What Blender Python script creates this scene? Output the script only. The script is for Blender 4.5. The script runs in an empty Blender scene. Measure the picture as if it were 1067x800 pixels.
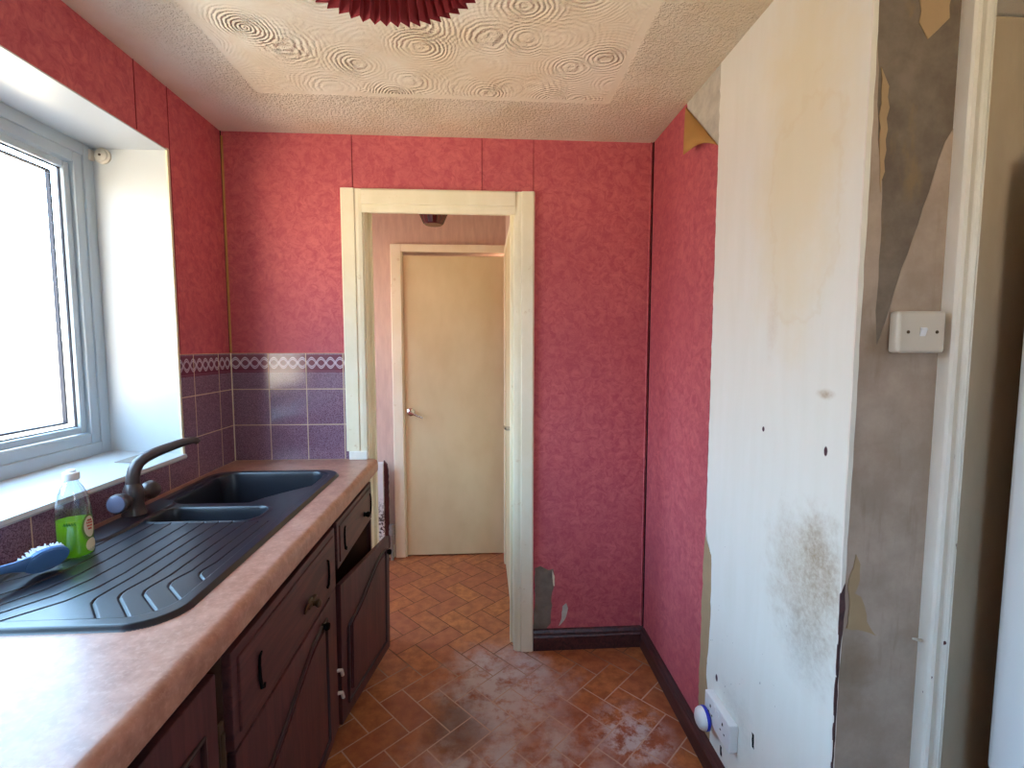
import bpy, bmesh, math, random
from mathutils import Vector, Matrix
random.seed(7)
PI = math.pi
scene = bpy.context.scene
C = scene.collection

# ------------------------------------------------------------------ camera
cam_d = bpy.data.cameras.new('camera')
cam_d.sensor_fit = 'HORIZONTAL'; cam_d.sensor_width = 36.0
cam_d.lens = 498.307 / 1067 * 36.0
cam_d.clip_start = 0.02
cam = bpy.data.objects.new('camera', cam_d); C.objects.link(cam)
Rw = Matrix(((0.9981, 0.0042, -0.062), (-0.0621, 0.0774, -0.9951), (0.0006, 0.997, 0.0775)))
q = Rw.to_quaternion(); q.normalize()
cam.rotation_mode = 'QUATERNION'; cam.rotation_quaternion = q
cam.location = (0, 0, 1.397)
scene.camera = cam
scene.view_settings.view_transform = 'Standard'
scene.view_settings.look = 'None'
scene.view_settings.gamma = 1.0
scene.view_settings.use_curve_mapping = False
scene.view_settings.exposure = 0.34
cy = scene.cycles
cy.use_denoising = True
cy.max_bounces = 10; cy.diffuse_bounces = 6; cy.glossy_bounces = 4
cy.transmission_bounces = 8; cy.transparent_max_bounces = 12
cy.sample_clamp_indirect = 6.0

# ------------------------------------------------------------------ sky and daylight
SKY_UP = (0.40, 0.68, 1.0); SKY_UP_S = 15.5
SKY_MID = (1.0, 0.97, 0.92); SKY_MID_S = 8.5
SKY_LOW = (1.0, 0.82, 0.56); SKY_LOW_S = 19.0   # sunlit yard
SKY_SHADE = (0.72, 0.84, 1.0); SKY_SHADE_S = 3.0  # ground close to the house, in its shade
world = bpy.data.worlds.new('sky'); scene.world = world
world.use_nodes = True
wn = world.node_tree; wn.nodes.clear()
w_tc = wn.nodes.new('ShaderNodeTexCoord'); w_sp = wn.nodes.new('ShaderNodeSeparateXYZ')
w_mr = wn.nodes.new('ShaderNodeMapRange'); w_cr = wn.nodes.new('ShaderNodeValToRGB')
w_bg = wn.nodes.new('ShaderNodeBackground'); w_out = wn.nodes.new('ShaderNodeOutputWorld')
w_mr.inputs[1].default_value = -1; w_mr.inputs[2].default_value = 1
wn.links.new(w_tc.outputs['Generated'], w_sp.inputs[0]); wn.links.new(w_sp.outputs[2], w_mr.inputs[0])
wn.links.new(w_mr.outputs[0], w_cr.inputs[0]); wn.links.new(w_cr.outputs[0], w_bg.inputs[0])
wn.links.new(w_bg.outputs[0], w_out.inputs[0])
def _s(c, k): return (c[0] * k, c[1] * k, c[2] * k, 1)
el = w_cr.color_ramp.elements
el[0].position = 0.19; el[0].color = _s(SKY_SHADE, SKY_SHADE_S)
el[1].position = 0.70; el[1].color = _s(SKY_UP, SKY_UP_S)
e3 = el.new(0.50); e3.color = _s(SKY_MID, SKY_MID_S)
e4 = el.new(0.25); e4.color = _s(SKY_LOW, SKY_LOW_S); e5 = el.new(0.44); e5.color = _s(SKY_LOW, SKY_LOW_S)
def portal(name, loc, rot, sx, sy):
    l = bpy.data.lights.new(name, 'AREA'); l.shape = 'RECTANGLE'; l.size = sx; l.size_y = sy
    l.cycles.is_portal = True
    o = bpy.data.objects.new(name, l); C.objects.link(o); o.location = loc; o.rotation_euler = rot
portal('window_daylight', (-1.36, 1.05, 1.55), (0, -PI / 2, 0), 1.06, 1.42)
portal('rear_fill_portal', (.625, -1.26, 1.575), (-PI / 2, 0, 0), .55, .75)  # fill light through the added window behind the camera
portal('hall_fill_portal', (-1.56, 2.70, 1.40), (0, -PI / 2, 0), 1.20, 0.66)  # fill light through the added hall window

sun_d = bpy.data.lights.new('sun', 'SUN'); sun_d.energy = 2.0; sun_d.angle = .01; sun_d.color = (1.0, .95, .86)
sun = bpy.data.objects.new('sun', sun_d); C.objects.link(sun); sun.rotation_euler = (0.25, math.radians(48), 0)
# ------------------------------------------------------------------ node helpers
class NT:
    def __init__(s, name, rough=0.6, spec=0.4):
        s.m = bpy.data.materials.new(name); s.m.use_nodes = True
        s.t = s.m.node_tree; s.b = s.t.nodes['Principled BSDF']
        s.b.inputs['Roughness'].default_value = rough
        s.b.inputs['Specular IOR Level'].default_value = spec
        s.tc = s.t.nodes.new('ShaderNodeTexCoord'); s.P = s.tc.outputs['Object']
    def set(s, sock, v):
        if hasattr(v, 'is_linked') or isinstance(v, bpy.types.NodeSocket): s.t.links.new(v, sock)
        else:
            if isinstance(v, tuple) and len(v) == 3 and sock.type == 'RGBA': v = (*v, 1)
            sock.default_value = v
    def node(s, typ, outs=0, ins=(), **kw):
        n = s.t.nodes.new(typ)
        for k, v in kw.items(): setattr(n, k, v)
        for i, v in (ins.items() if isinstance(ins, dict) else enumerate(ins)): s.set(n.inputs[i], v)
        return n.outputs[outs]
    def math(s, op, a, b=0.0, c=0.0, clamp=False): return s.node('ShaderNodeMath', 0, (a, b, c), operation=op, use_clamp=clamp)
    def vmath(s, op, a, b=(0, 0, 0), out=0): return s.node('ShaderNodeVectorMath', out, (a, b), operation=op)
    def mapping(s, v, loc=(0, 0, 0), rot=(0, 0, 0), scale=(1, 1, 1)): return s.node('ShaderNodeMapping', 0, (v, loc, rot, scale))
    def noise(s, v, scale, detail=3.0, rough=0.5, dist=0.0, out=0):
        return s.node('ShaderNodeTexNoise', out, {'Vector': v, 'Scale': scale, 'Detail': detail, 'Roughness': rough, 'Distortion': dist})
    def vor(s, v, scale, out=0, feature='F1', rnd=1.0):
        return s.node('ShaderNodeTexVoronoi', out, {'Vector': v, 'Scale': scale, 'Randomness': rnd}, feature=feature)
    def ramp(s, f, stops, interp='LINEAR'):
        n = s.t.nodes.new('ShaderNodeValToRGB'); s.set(n.inputs[0], f); e = n.color_ramp.elements
        n.color_ramp.interpolation = interp
        while len(e) < len(stops): e.new(0.5)
        for k, (p, c) in enumerate(stops):
            e[k].position = p
            e[k].color = (c, c, c, 1) if not isinstance(c, tuple) else (*c, 1)
        return n.outputs[0]
    def mix(s, f, a, b, mode='MIX'):
        n = s.t.nodes.new('ShaderNodeMix'); n.data_type = 'RGBA'; n.blend_type = mode
        s.set(n.inputs[0], f); s.set(n.inputs[6], a); s.set(n.inputs[7], b); return n.outputs[2]
    def sm(s, v, a, b): return s.node('ShaderNodeMapRange', 0, (v, a, b, 0.0, 1.0), interpolation_type='SMOOTHSTEP')
    def xyz(s, v):
        n = s.t.nodes.new('ShaderNodeSeparateXYZ'); s.set(n.inputs[0], v); return n.outputs
    def bump(s, h, strength=0.3, dist=0.002):
        o = s.node('ShaderNodeBump', 0, {'Strength': strength, 'Distance': dist, 'Height': h}); s.t.links.new(o, s.b.inputs['Normal'])
    def col(s, v): s.set(s.b.inputs['Base Color'], v)
    def rough(s, v): s.set(s.b.inputs['Roughness'], v)
    def blob(s, center, rad, nscale=12.0, wob=0.5, lo=0.55, hi=1.0):
        """soft irregular spot: 1 inside an ellipsoid about center, ragged by noise"""
        p = s.vmath('DIVIDE', s.vmath('SUBTRACT', s.P, center), rad)
        l = s.vmath('LENGTH', p, out=1)
        n = s.math('MULTIPLY', s.math('SUBTRACT', s.noise(s.P, nscale, 5.0, 0.65), 0.5), wob * 2)
        return s.sm(s.math('ADD', l, n), hi, lo)

def srgb(r, g, b):
    f = lambda c: (c / 255 / 12.92) if c / 255 <= 0.04045 else ((c / 255 + 0.055) / 1.055) ** 2.4
    return (f(r), f(g), f(b))

# ------------------------------------------------------------------ materials
M = {}
def simple(name, c, rough=0.5, spec=0.4, metal=0.0, nz=0.0, nscale=30, bump=0.0, bscale=200):
    n = NT(name, rough, spec); n.b.inputs['Metallic'].default_value = metal
    if nz:
        f = n.noise(n.P, nscale, 4.0, 0.6)
        n.col(n.mix(f, tuple(x * (1 - nz) for x in c), tuple(min(1, x * (1 + nz)) for x in c)))
    else: n.col(c)
    if bump: n.bump(n.noise(n.P, bscale, 3.0), bump, 0.001)
    M[name] = n.m; return n

def wallpaper(name, k=1.0):
    n = NT(name, 0.62, 0.3)
    w = n.noise(n.P, 9, 3, 0.6, out=1)
    p = n.vmath('ADD', n.P, n.vmath('MULTIPLY', n.vmath('SUBTRACT', w, (.5, .5, .5)), (.10, .10, .10)))
    a = n.noise(p, 34, 8, 0.74, 0.6)
    b = n.noise(n.P, 3.0, 3, 0.5)
    c1 = n.mix(n.sm(a, 0.30, 0.70), srgb(178, 76, 89), srgb(210, 113, 115))
    c2 = n.mix(n.math('MULTIPLY', n.sm(b, 0.35, 0.75), 0.35), c1, srgb(176, 78, 90))
    n.col(c2); n.bump(a, 0.07, 0.002); n.rough(n.math('ADD', 0.52, n.math('MULTIPLY', a, 0.2)))
    M[name] = n.m
wallpaper('wallpaper')

n = NT('white_plaster', 0.55, 0.35)                   # bare white wall with drips, grime and scuffs
c = n.mix(n.noise(n.mapping(n.P, scale=(1, 9, 1.2)), 3.0, 4, 0.6), srgb(238, 238, 226), srgb(248, 248, 240))
wet = n.math('MULTIPLY', n.blob((.749, 1.12, 1.85), (.3, .20, .50), 5, .5, .25, 1.15), 0.55)
c = n.mix(wet, c, srgb(240, 224, 178))
rim = n.math('SUBTRACT', n.blob((.749, 1.10, 1.72), (.3, .13, .30), 4, .9, .93, 1.0), n.blob((.749, 1.10, 1.72), (.3, .13, .30), 4, .9, .83, .93))
c = n.mix(n.math('MULTIPLY', rim, 0.09, clamp=True), c, srgb(214, 184, 120))
fine = n.sm(n.noise(n.P, 75, 9, 0.75), 0.25, 0.75)
for ctr, rad, k, colr in (((.749, 1.02, .85), (.3, .19, .20), .62, (158, 122, 60)), ((.749, .99, .93), (.3, .08, .12), .6, (146, 112, 56)),
                          ((.749, 1.03, .70), (.3, .12, .12), .35, (150, 140, 120)), ((.749, .995, 1.294), (.3, .03, .014), .8, (160, 128, 70)),
                          ((.749, 1.2, 1.45), (.3, .03, .12), .2, (190, 150, 90)), ((.749, 1.30, .30), (.3, .12, .1), .25, (120, 110, 105))):
    c = n.mix(n.math('MULTIPLY', n.math('MULTIPLY', n.blob(ctr, rad, 18, .6, .1, 1.1), n.math('ADD', n.math('MULTIPLY', fine, .7), .3)), k), c, srgb(*colr))
specks = n.sm(n.noise(n.mapping(n.P, scale=(1, 1, .7)), 90, 2, 0.5), 0.75, 0.78)
low = n.sm(n.xyz(n.P)[2], 1.1, 0.3)
c = n.mix(n.math('MULTIPLY', specks, n.math('MULTIPLY', low, 0.8)), c, srgb(90, 84, 82))
for ctr, rad in (((.749, 1.218, 1.179), (.3, .006, .008)), ((.749, 1.416, .337), (.3, .008, .014)), ((.749, .985, 1.17), (.3, .006, .013))):
    c = n.mix(n.blob(ctr, rad, 60, .25, .7, 1.0), c, srgb(70, 40, 50))
n.col(c); n.bump(n.noise(n.P, 60, 4, .6), 0.10, 0.002); M['white_plaster'] = n.m

n = NT('bare_plaster', 0.85, 0.2)
a = n.noise(n.P, 14, 6, 0.68)
n.col(n.mix(n.sm(a, .3, .7), srgb(188, 184, 172), srgb(214, 210, 196))); n.bump(a, 0.25, 0.004); M['bare_plaster'] = n.m

n = NT('grey_cement', 0.9, 0.15)
a = n.noise(n.P, 9, 6, 0.65); b = n.noise(n.mapping(n.P, scale=(3, 3, 1)), 6, 4, .6)
c = n.mix(n.sm(a, .3, .72), srgb(110, 98, 88), srgb(138, 126, 113))
c = n.mix(n.math('MULTIPLY', n.sm(b, .55, .72), .55), c, srgb(146, 124, 88))
n.col(c); n.bump(n.noise(n.P, 40, 5, .65), 0.25, 0.003); M['grey_cement'] = n.m

n = NT('lining_paper', 0.8, 0.2)
a = n.noise(n.P, 8, 6, 0.65); b = n.noise(n.mapping(n.P, scale=(8, 1, 1)), 5, 4, .6)
c = n.mix(n.sm(a, .3, .72), srgb(164, 146, 130), srgb(186, 169, 154))
c = n.mix(n.math('MULTIPLY', n.sm(b, .55, .75), .4), c, srgb(138, 117, 96))
for ctr, rad in (((.80, .92, 1.41), (.05, .3, .06)), ((.78, .92, .72), (.06, .3, .12))):
    c = n.mix(n.math('MULTIPLY', n.blob(ctr, rad, 20, .5, .1, 1.0), .5), c, srgb(126, 102, 74))
n.col(c); n.bump(a, 0.15, 0.003); M['lining_paper'] = n.m

simple('brown_backing', srgb(176, 132, 78), 0.85, 0.2, nz=.15, nscale=20)
simple('kraft_tear', srgb(176, 150, 116), 0.85, 0.2, nz=.12, nscale=25)
simple('dark_gap', srgb(46, 24, 26), 0.9, 0.1)
simple('seam_paper', srgb(132, 52, 58), 0.8, 0.2)
simple('white_upvc', srgb(180, 192, 200), 0.32, 0.5)
simple('white_reveal', srgb(192, 195, 197), 0.38, 0.5, nz=.02, nscale=4)
simple('gasket', srgb(34, 34, 48), 0.6)
simple('ivory_plastic', srgb(208, 198, 182), 0.35, 0.5)
simple('white_plastic', srgb(236, 236, 236), 0.3, 0.5)
simple('blue_plastic', srgb(28, 44, 176), 0.35, 0.5)
simple('brush_blue', srgb(92, 140, 200), 0.38, 0.5)
simple('bristle_white', srgb(232, 234, 240), 0.8, 0.2)
simple('chrome', srgb(205, 205, 205), 0.18, 0.5, metal=1.0)
simple('dull_steel', srgb(150, 146, 140), 0.42, 0.5, metal=.9)
simple('old_brass', srgb(92, 72, 52), 0.45, 0.5, metal=.6)
simple('tap_brown', srgb(62, 48, 46), 0.32, 0.5)
simple('tap_cap', srgb(100, 102, 124), 0.28, 0.5)
simple('black_hole', srgb(14, 11, 11), 0.9, 0.1)
simple('fridge_white', srgb(238, 240, 242), 0.38, 0.5)
simple('groove_shade', srgb(44, 23, 27), 0.35, 0.5)  # darkened bead on the cabinet doors: groove shade put into its colour
simple('carcase', srgb(92, 60, 46), 0.7, 0.2, nz=.15)
simple('pipe_grey', srgb(150, 142, 132), 0.6, 0.3, nz=.25, nscale=60)
simple('concrete', srgb(150, 146, 140), 0.9, 0.1, nz=.1, nscale=3)

n = NT('cream_gloss', 0.36, 0.5)                       # yellowed gloss woodwork
a = n.noise(n.mapping(n.P, scale=(1.5, 1.5, 1.0)), 5, 5, .6)
c = n.mix(n.sm(a, .3, .75), srgb(238, 228, 198), srgb(246, 238, 214))
c = n.mix(n.math('MULTIPLY', n.sm(n.noise(n.P, 14, 5, .7), .62, .72), .45), c, srgb(196, 160, 96))
n.col(c); n.bump(n.noise(n.P, 50, 3), 0.05, 0.001); M['cream_gloss'] = n.m

n = NT('cream_door', 0.42, 0.45)
a = n.noise(n.mapping(n.P, scale=(1.5, 1.5, .8)), 2.4, 4, .55)
n.col(n.mix(n.sm(a, .3, .72), srgb(216, 198, 154), srgb(228, 213, 174))); n.bump(n.noise(n.P, 30, 3), 0.04, 0.001); M['cream_door'] = n.m

n = NT('tan_door', 0.45, 0.4)
a = n.noise(n.mapping(n.P, scale=(2, 2, .6)), 5, 5, .6)
n.col(n.mix(n.sm(a, .3, .72), srgb(176, 158, 134), srgb(188, 171, 148))); M['tan_door'] = n.m

n = NT('old_white_gloss', 0.42, 0.45)                  # chipped architrave
a = n.noise(n.mapping(n.P, scale=(2, 2, .7)), 9, 5, .6)
c = n.mix(n.sm(a, .3, .75), srgb(236, 231, 218), srgb(246, 242, 232))
chip = n.sm(n.noise(n.mapping(n.P, scale=(1, 1, .45)), 42, 4, .6), .70, .715)
chip = n.math('MULTIPLY', chip, n.sm(n.xyz(n.P)[2], 1.35, .75))
c = n.mix(chip, c, srgb(96, 44, 40)); n.col(c); M['old_white_gloss'] = n.m

n = NT('hall_paper', 0.7, 0.25)
a = n.noise(n.mapping(n.P, scale=(6, 6, 1)), 6, 5, .6)
n.col(n.mix(n.sm(a, .3, .72), srgb(202, 172, 158), srgb(216, 188, 172))); n.bump(n.noise(n.P, 90, 3), .1, .001); M['hall_paper'] = n.m

def wood(name, c0, c1, rough=.42, axis='z', spec=.45):
    n = NT(name, rough, spec)
    sc = {'z': (14, 14, 1.2), 'y': (14, 1.2, 14), 'x': (1.2, 14, 14)}[axis]
    v = n.mapping(n.P, scale=sc)
    a = n.noise(v, 3.2, 6, .62, 1.1)
    n.col(n.mix(n.sm(a, .28, .74), c0, c1)); n.bump(a, .12, .001); M[name] = n.m
wood('dark_oak', srgb(60, 30, 33), srgb(98, 52, 51))
wood('dark_oak_rail', srgb(62, 32, 34), srgb(102, 55, 52), axis='y')
wood('skirting_wood', srgb(52, 28, 30), srgb(92, 52, 50), axis='y')

n = NT('laminate', 0.36, 0.5)                          # mottled terracotta-pink worktop
a = n.noise(n.P, 26, 5, .65); b = n.noise(n.P, 120, 3, .6)
c = n.mix(n.sm(a, .3, .72), srgb(160, 109, 89), srgb(190, 140, 119))
c = n.mix(n.math('MULTIPLY', n.sm(b, .5, .7), .35), c, srgb(206, 164, 142))
n.col(c); n.rough(n.math('ADD', .24, n.math('MULTIPLY', a, .12))); n.bump(b, .04, .0006); M['laminate'] = n.m

n = NT('sink_composite', 0.34, 0.5)
a = n.noise(n.P, 30, 4, .6)
n.col(n.mix(a, srgb(20, 20, 28), srgb(33, 34, 43))); n.rough(n.math('ADD', .29, n.math('MULTIPLY', a, .10))); M['sink_composite'] = n.m

def tile_mat(name, ax, joints0, pitch):
    """speckled mauve tiles 158 x 155 mm, a maroon border with a plaited motif along the top row"""
    n = NT(name, 0.16, 0.5)
    X = n.xyz(n.P); u = X[ax]; z = X[2]
    sp = n.noise(n.P, 330, 2, .6); sp2 = n.noise(n.P, 24, 3, .5)
    c = n.mix(n.sm(sp, .38, .62), srgb(100, 70, 86), srgb(156, 124, 144))
    c = n.mix(n.math('MULTIPLY', sp2, .25), c, srgb(110, 76, 92))
    band = n.math('MULTIPLY', n.sm(z, 1.286, 1.288), n.sm(z, 1.364, 1.362))
    c = n.mix(band, c, srgb(108, 48, 66))
    zc = n.math('SUBTRACT', z, 1.328); ph = n.math('MULTIPLY', u, 2 * PI / 0.079)
    sn = n.math('MULTIPLY', n.math('SINE', ph), 0.019)
    d1 = n.math('ABSOLUTE', n.math('SUBTRACT', zc, sn)); d2 = n.math('ABSOLUTE', n.math('ADD', zc, sn))
    w = n.math('MAXIMUM', n.sm(d1, .0075, .0055), n.sm(d2, .0075, .0055))
    core = n.math('MAXIMUM', n.sm(d1, .0022, .0010), n.sm(d2, .0022, .0010))
    dot = n.sm(n.math('ADD', n.math('MULTIPLY', n.math('POWER', n.math('COSINE', ph), 2.0), -1.0), n.math('ADD', 1.0, n.math('MULTIPLY', n.math('ABSOLUTE', zc), 60))), .35, .2)
    mot = n.math('MAXIMUM', n.math('SUBTRACT', w, n.math('MULTIPLY', core, .8)), dot)
    c = n.mix(n.math('MULTIPLY', mot, n.sm(n.math('ABSOLUTE', zc), .030, .028)), c, srgb(196, 172, 186))
    ln = n.sm(n.math('ABSOLUTE', n.math('SUBTRACT', n.math('ABSOLUTE', zc), .035)), .0016, .0008)
    c = n.mix(n.math('MULTIPLY', ln, band), c, srgb(140, 84, 104))
    # grout
    fu = n.math('ABSOLUTE', n.math('SUBTRACT', n.math('FRACT', n.math('DIVIDE', n.math('SUBTRACT', u, joints0 - pitch * 20.5), pitch)), .5))
    gu = n.sm(n.math('MULTIPLY', fu, pitch), .0022, .0014)
    fz = n.math('ABSOLUTE', n.math('SUBTRACT', n.math('FRACT', n.math('DIVIDE', n.math('SUBTRACT', z, 0.906 - .1545 * 10.5), .1545)), .5))
    gz = n.sm(n.math('MULTIPLY', fz, .1545), .0022, .0014)
    g = n.math('MAXIMUM', gu, gz)
    c = n.mix(g, c, srgb(208, 178, 150)); n.col(c)
    n.rough(n.math('ADD', .13, n.math('MULTIPLY', g, .6)))
    n.bump(n.math('SUBTRACT', 1.0, g), .35, .0012); M[name] = n.m
tile_mat('tiles_back', 0, -0.912, 0.1565)
tile_mat('tiles_left', 1, 2.007, 0.1675)

n = NT('floor_tile', 0.42, 0.4)                         # terracotta vinyl tile, per-tile tone, worn dusty patches
ri = n.node('ShaderNodeNewGeometry', 'Random Per Island')
a = n.noise(n.P, 22, 5, .62); b = n.noise(n.P, 4.0, 5, .6)
c = n.mix(n.sm(a, .28, .72), srgb(150, 84, 48), srgb(198, 124, 72))
c = n.mix(n.math('MULTIPLY', ri, .6), c, srgb(150, 78, 62))
def wear(n):
    dust = n.math('MULTIPLY', n.blob((.08, 1.83, 0), (.34, .38, 1), 7, .55, .25, 1.05), n.sm(n.noise(n.P, 13, 6, .7), .30, .56))
    dust = n.math('MAXIMUM', dust, n.math('MULTIPLY', n.blob((.52, 1.58, 0), (.20, .22, 1), 10, .5, .2, 1.0), n.sm(n.noise(n.P, 17, 6, .7), .40, .6)))
    dust = n.math('MAXIMUM', dust, n.math('MULTIPLY', n.blob((.1, 1.45, 0), (.42, .40, 1), 8, .4, .3, 1.1), n.sm(n.noise(n.P, 9, 6, .65), .36, .64)))
    return dust
dust = wear(n)
c = n.mix(n.math('MULTIPLY', dust, .9), c, srgb(208, 198, 196))
stain = n.math('MULTIPLY', n.blob((-.10, 1.68, 0), (.17, .24, 1), 9, .6, .1, 1.0), .65)
c = n.mix(stain, c, srgb(84, 54, 40))
n.col(c); n.rough(n.math('ADD', .40, n.math('MULTIPLY', dust, .4))); n.bump(a, .12, .002); M['floor_tile'] = n.m
n = NT('floor_grout', .8, .2)
near = n.sm(n.xyz(n.P)[1], 2.15, 1.80)
c = n.mix(near, srgb(104, 66, 48), srgb(214, 182, 164)); n.col(n.mix(n.math('MULTIPLY', n.noise(n.P, 20, 4, .6), .5), c, srgb(150, 116, 98))); M['floor_grout'] = n.m

n = NT('artex', 0.75, 0.25)                             # swirled artex panel within a stippled border
X = n.xyz(n.P)
wob = n.noise(n.P, 3.0, 2, .5, out=1)
p = n.vmath('MULTIPLY', n.vmath('ADD', n.P, n.vmath('MULTIPLY', n.vmath('SUBTRACT', wob, (.5, .5, .5)), (.05, .05, 0))), (1, 1, 0))
d = n.vor(p, 5.2, 0)
p2 = n.vmath('ADD', p, (.071, .113, 0)); dd = n.vor(p2, 4.1, 0)
def ring_layer(dist, ph):
    rg = n.math('SINE', n.math('ADD', n.math('MULTIPLY', dist, 105), n.math('MULTIPLY', n.noise(n.P, 16 + ph, 4, .65), 13.0)))
    return n.math('MULTIPLY', rg, n.math('ADD', .10, n.math('MULTIPLY', n.sm(dist, .62, .10), .90)))
rings = n.math('ADD', ring_layer(d, 0), n.math('MULTIPLY', ring_layer(dd, 3), .55))
rings = n.math('MULTIPLY', rings, n.math('ADD', .16, n.math('MULTIPLY', n.sm(n.noise(n.P, 5.5, 3, .5), .36, .60), .84)))
stip = n.sm(n.noise(n.P, 105, 3, .6), .40, .62)
inx = n.math('MULTIPLY', n.sm(X[0], -.765, -.755), n.sm(X[0], .445, .435))
ins = n.math('MULTIPLY', inx, n.sm(X[1], 1.775, 1.765))
outx = n.math('MULTIPLY', n.sm(X[0], -.79, -.775), n.sm(X[0], .475, .46))
outs = n.math('MULTIPLY', outx, n.sm(X[1], 1.80, 1.785))
fade = n.math('MULTIPLY', n.sm(X[0], -1.03, -.86), n.sm(n.noise(n.P, 3, 3, .5), .25, .5))
h = n.math('ADD', n.math('MULTIPLY', n.math('MULTIPLY', rings, ins), .55), n.math('MULTIPLY', n.math('MULTIPLY', stip, n.math('SUBTRACT', 1.0, outs)), n.math('MULTIPLY', fade, .50)))
n.bump(h, .9, 0.0085)
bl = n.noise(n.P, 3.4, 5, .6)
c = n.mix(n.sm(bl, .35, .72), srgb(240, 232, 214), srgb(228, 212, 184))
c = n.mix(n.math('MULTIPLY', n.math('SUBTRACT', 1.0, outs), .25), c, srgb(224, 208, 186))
c = n.mix(n.math('MULTIPLY', n.sm(h, -.1, -.5), .22), c, srgb(176, 146, 112))  # relief hollows tinted darker: shading put into the colour
n.col(c); M['artex'] = n.m

n = NT('shade_fabric', 0.7, 0.2)
nodes = n.t.nodes; df = nodes.new('ShaderNodeBsdfDiffuse'); tl = nodes.new('ShaderNodeBsdfTranslucent'); mx = nodes.new('ShaderNodeMixShader')
df.inputs[0].default_value = (*srgb(152, 66, 74), 1); tl.inputs[0].default_value = (*srgb(150, 60, 66), 1); mx.inputs[0].default_value = .22
n.t.links.new(df.outputs[0], mx.inputs[1]); n.t.links.new(tl.outputs[0], mx.inputs[2])
n.t.links.new(mx.outputs[0], nodes['Material Output'].inputs[0]); M['shade_fabric'] = n.m

simple('hall_glass_red', srgb(92, 24, 30), 0.15, 0.6)

def clear_mat(name, tint, gloss_rough=.05, f=.6, mixmin=0.0):
    n = NT(name); nodes = n.t.nodes
    tr = nodes.new('ShaderNodeBsdfTransparent'); gl = nodes.new('ShaderNodeBsdfGlossy'); fr = nodes.new('ShaderNodeLayerWeight'); mx = nodes.new('ShaderNodeMixShader')
    tr.inputs[0].default_value = (*tint, 1); gl.inputs['Roughness'].default_value = gloss_rough; fac = n.math('ADD', n.math('MULTIPLY', n.math('POWER', fr.outputs['Facing'], 4.0 if mixmin == 0 else 2.5), f), .03 + mixmin)
    n.t.links.new(fac, mx.inputs[0]); n.t.links.new(tr.outputs[0], mx.inputs[1]); n.t.links.new(gl.outputs[0], mx.inputs[2])
    n.t.links.new(mx.outputs[0], nodes['Material Output'].inputs[0]); M[name] = n.m
clear_mat('window_glass', (.97, .98, .98))
clear_mat('bottle_plastic', (.84, .88, .92), .14, 1.0, .07)
n = NT('green_liquid'); nodes = n.t.nodes
tl = nodes.new('ShaderNodeBsdfTranslucent'); tr = nodes.new('ShaderNodeBsdfTransparent'); df = nodes.new('ShaderNodeBsdfDiffuse'); m1 = nodes.new('ShaderNodeMixShader'); m2 = nodes.new('ShaderNodeMixShader')
tl.inputs[0].default_value = (*srgb(176, 206, 66), 1); tr.inputs[0].default_value = (*srgb(190, 220, 100), 1); df.inputs[0].default_value = (*srgb(150, 190, 60), 1)
m1.inputs[0].default_value = .2; m2.inputs[0].default_value = .5
n.t.links.new(tl.outputs[0], m1.inputs[1]); n.t.links.new(df.outputs[0], m1.inputs[2]); n.t.links.new(m1.outputs[0], m2.inputs[1]); n.t.links.new(tr.outputs[0], m2.inputs[2])
n.t.links.new(m2.outputs[0], nodes['Material Output'].inputs[0]); M['green_liquid'] = n.m
simple('label_cream', srgb(226, 216, 186), .5); simple('label_green', srgb(96, 122, 50), .5); simple('label_red', srgb(206, 96, 70), .5); simple('dark_green_print', srgb(40, 92, 14), .5)

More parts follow.
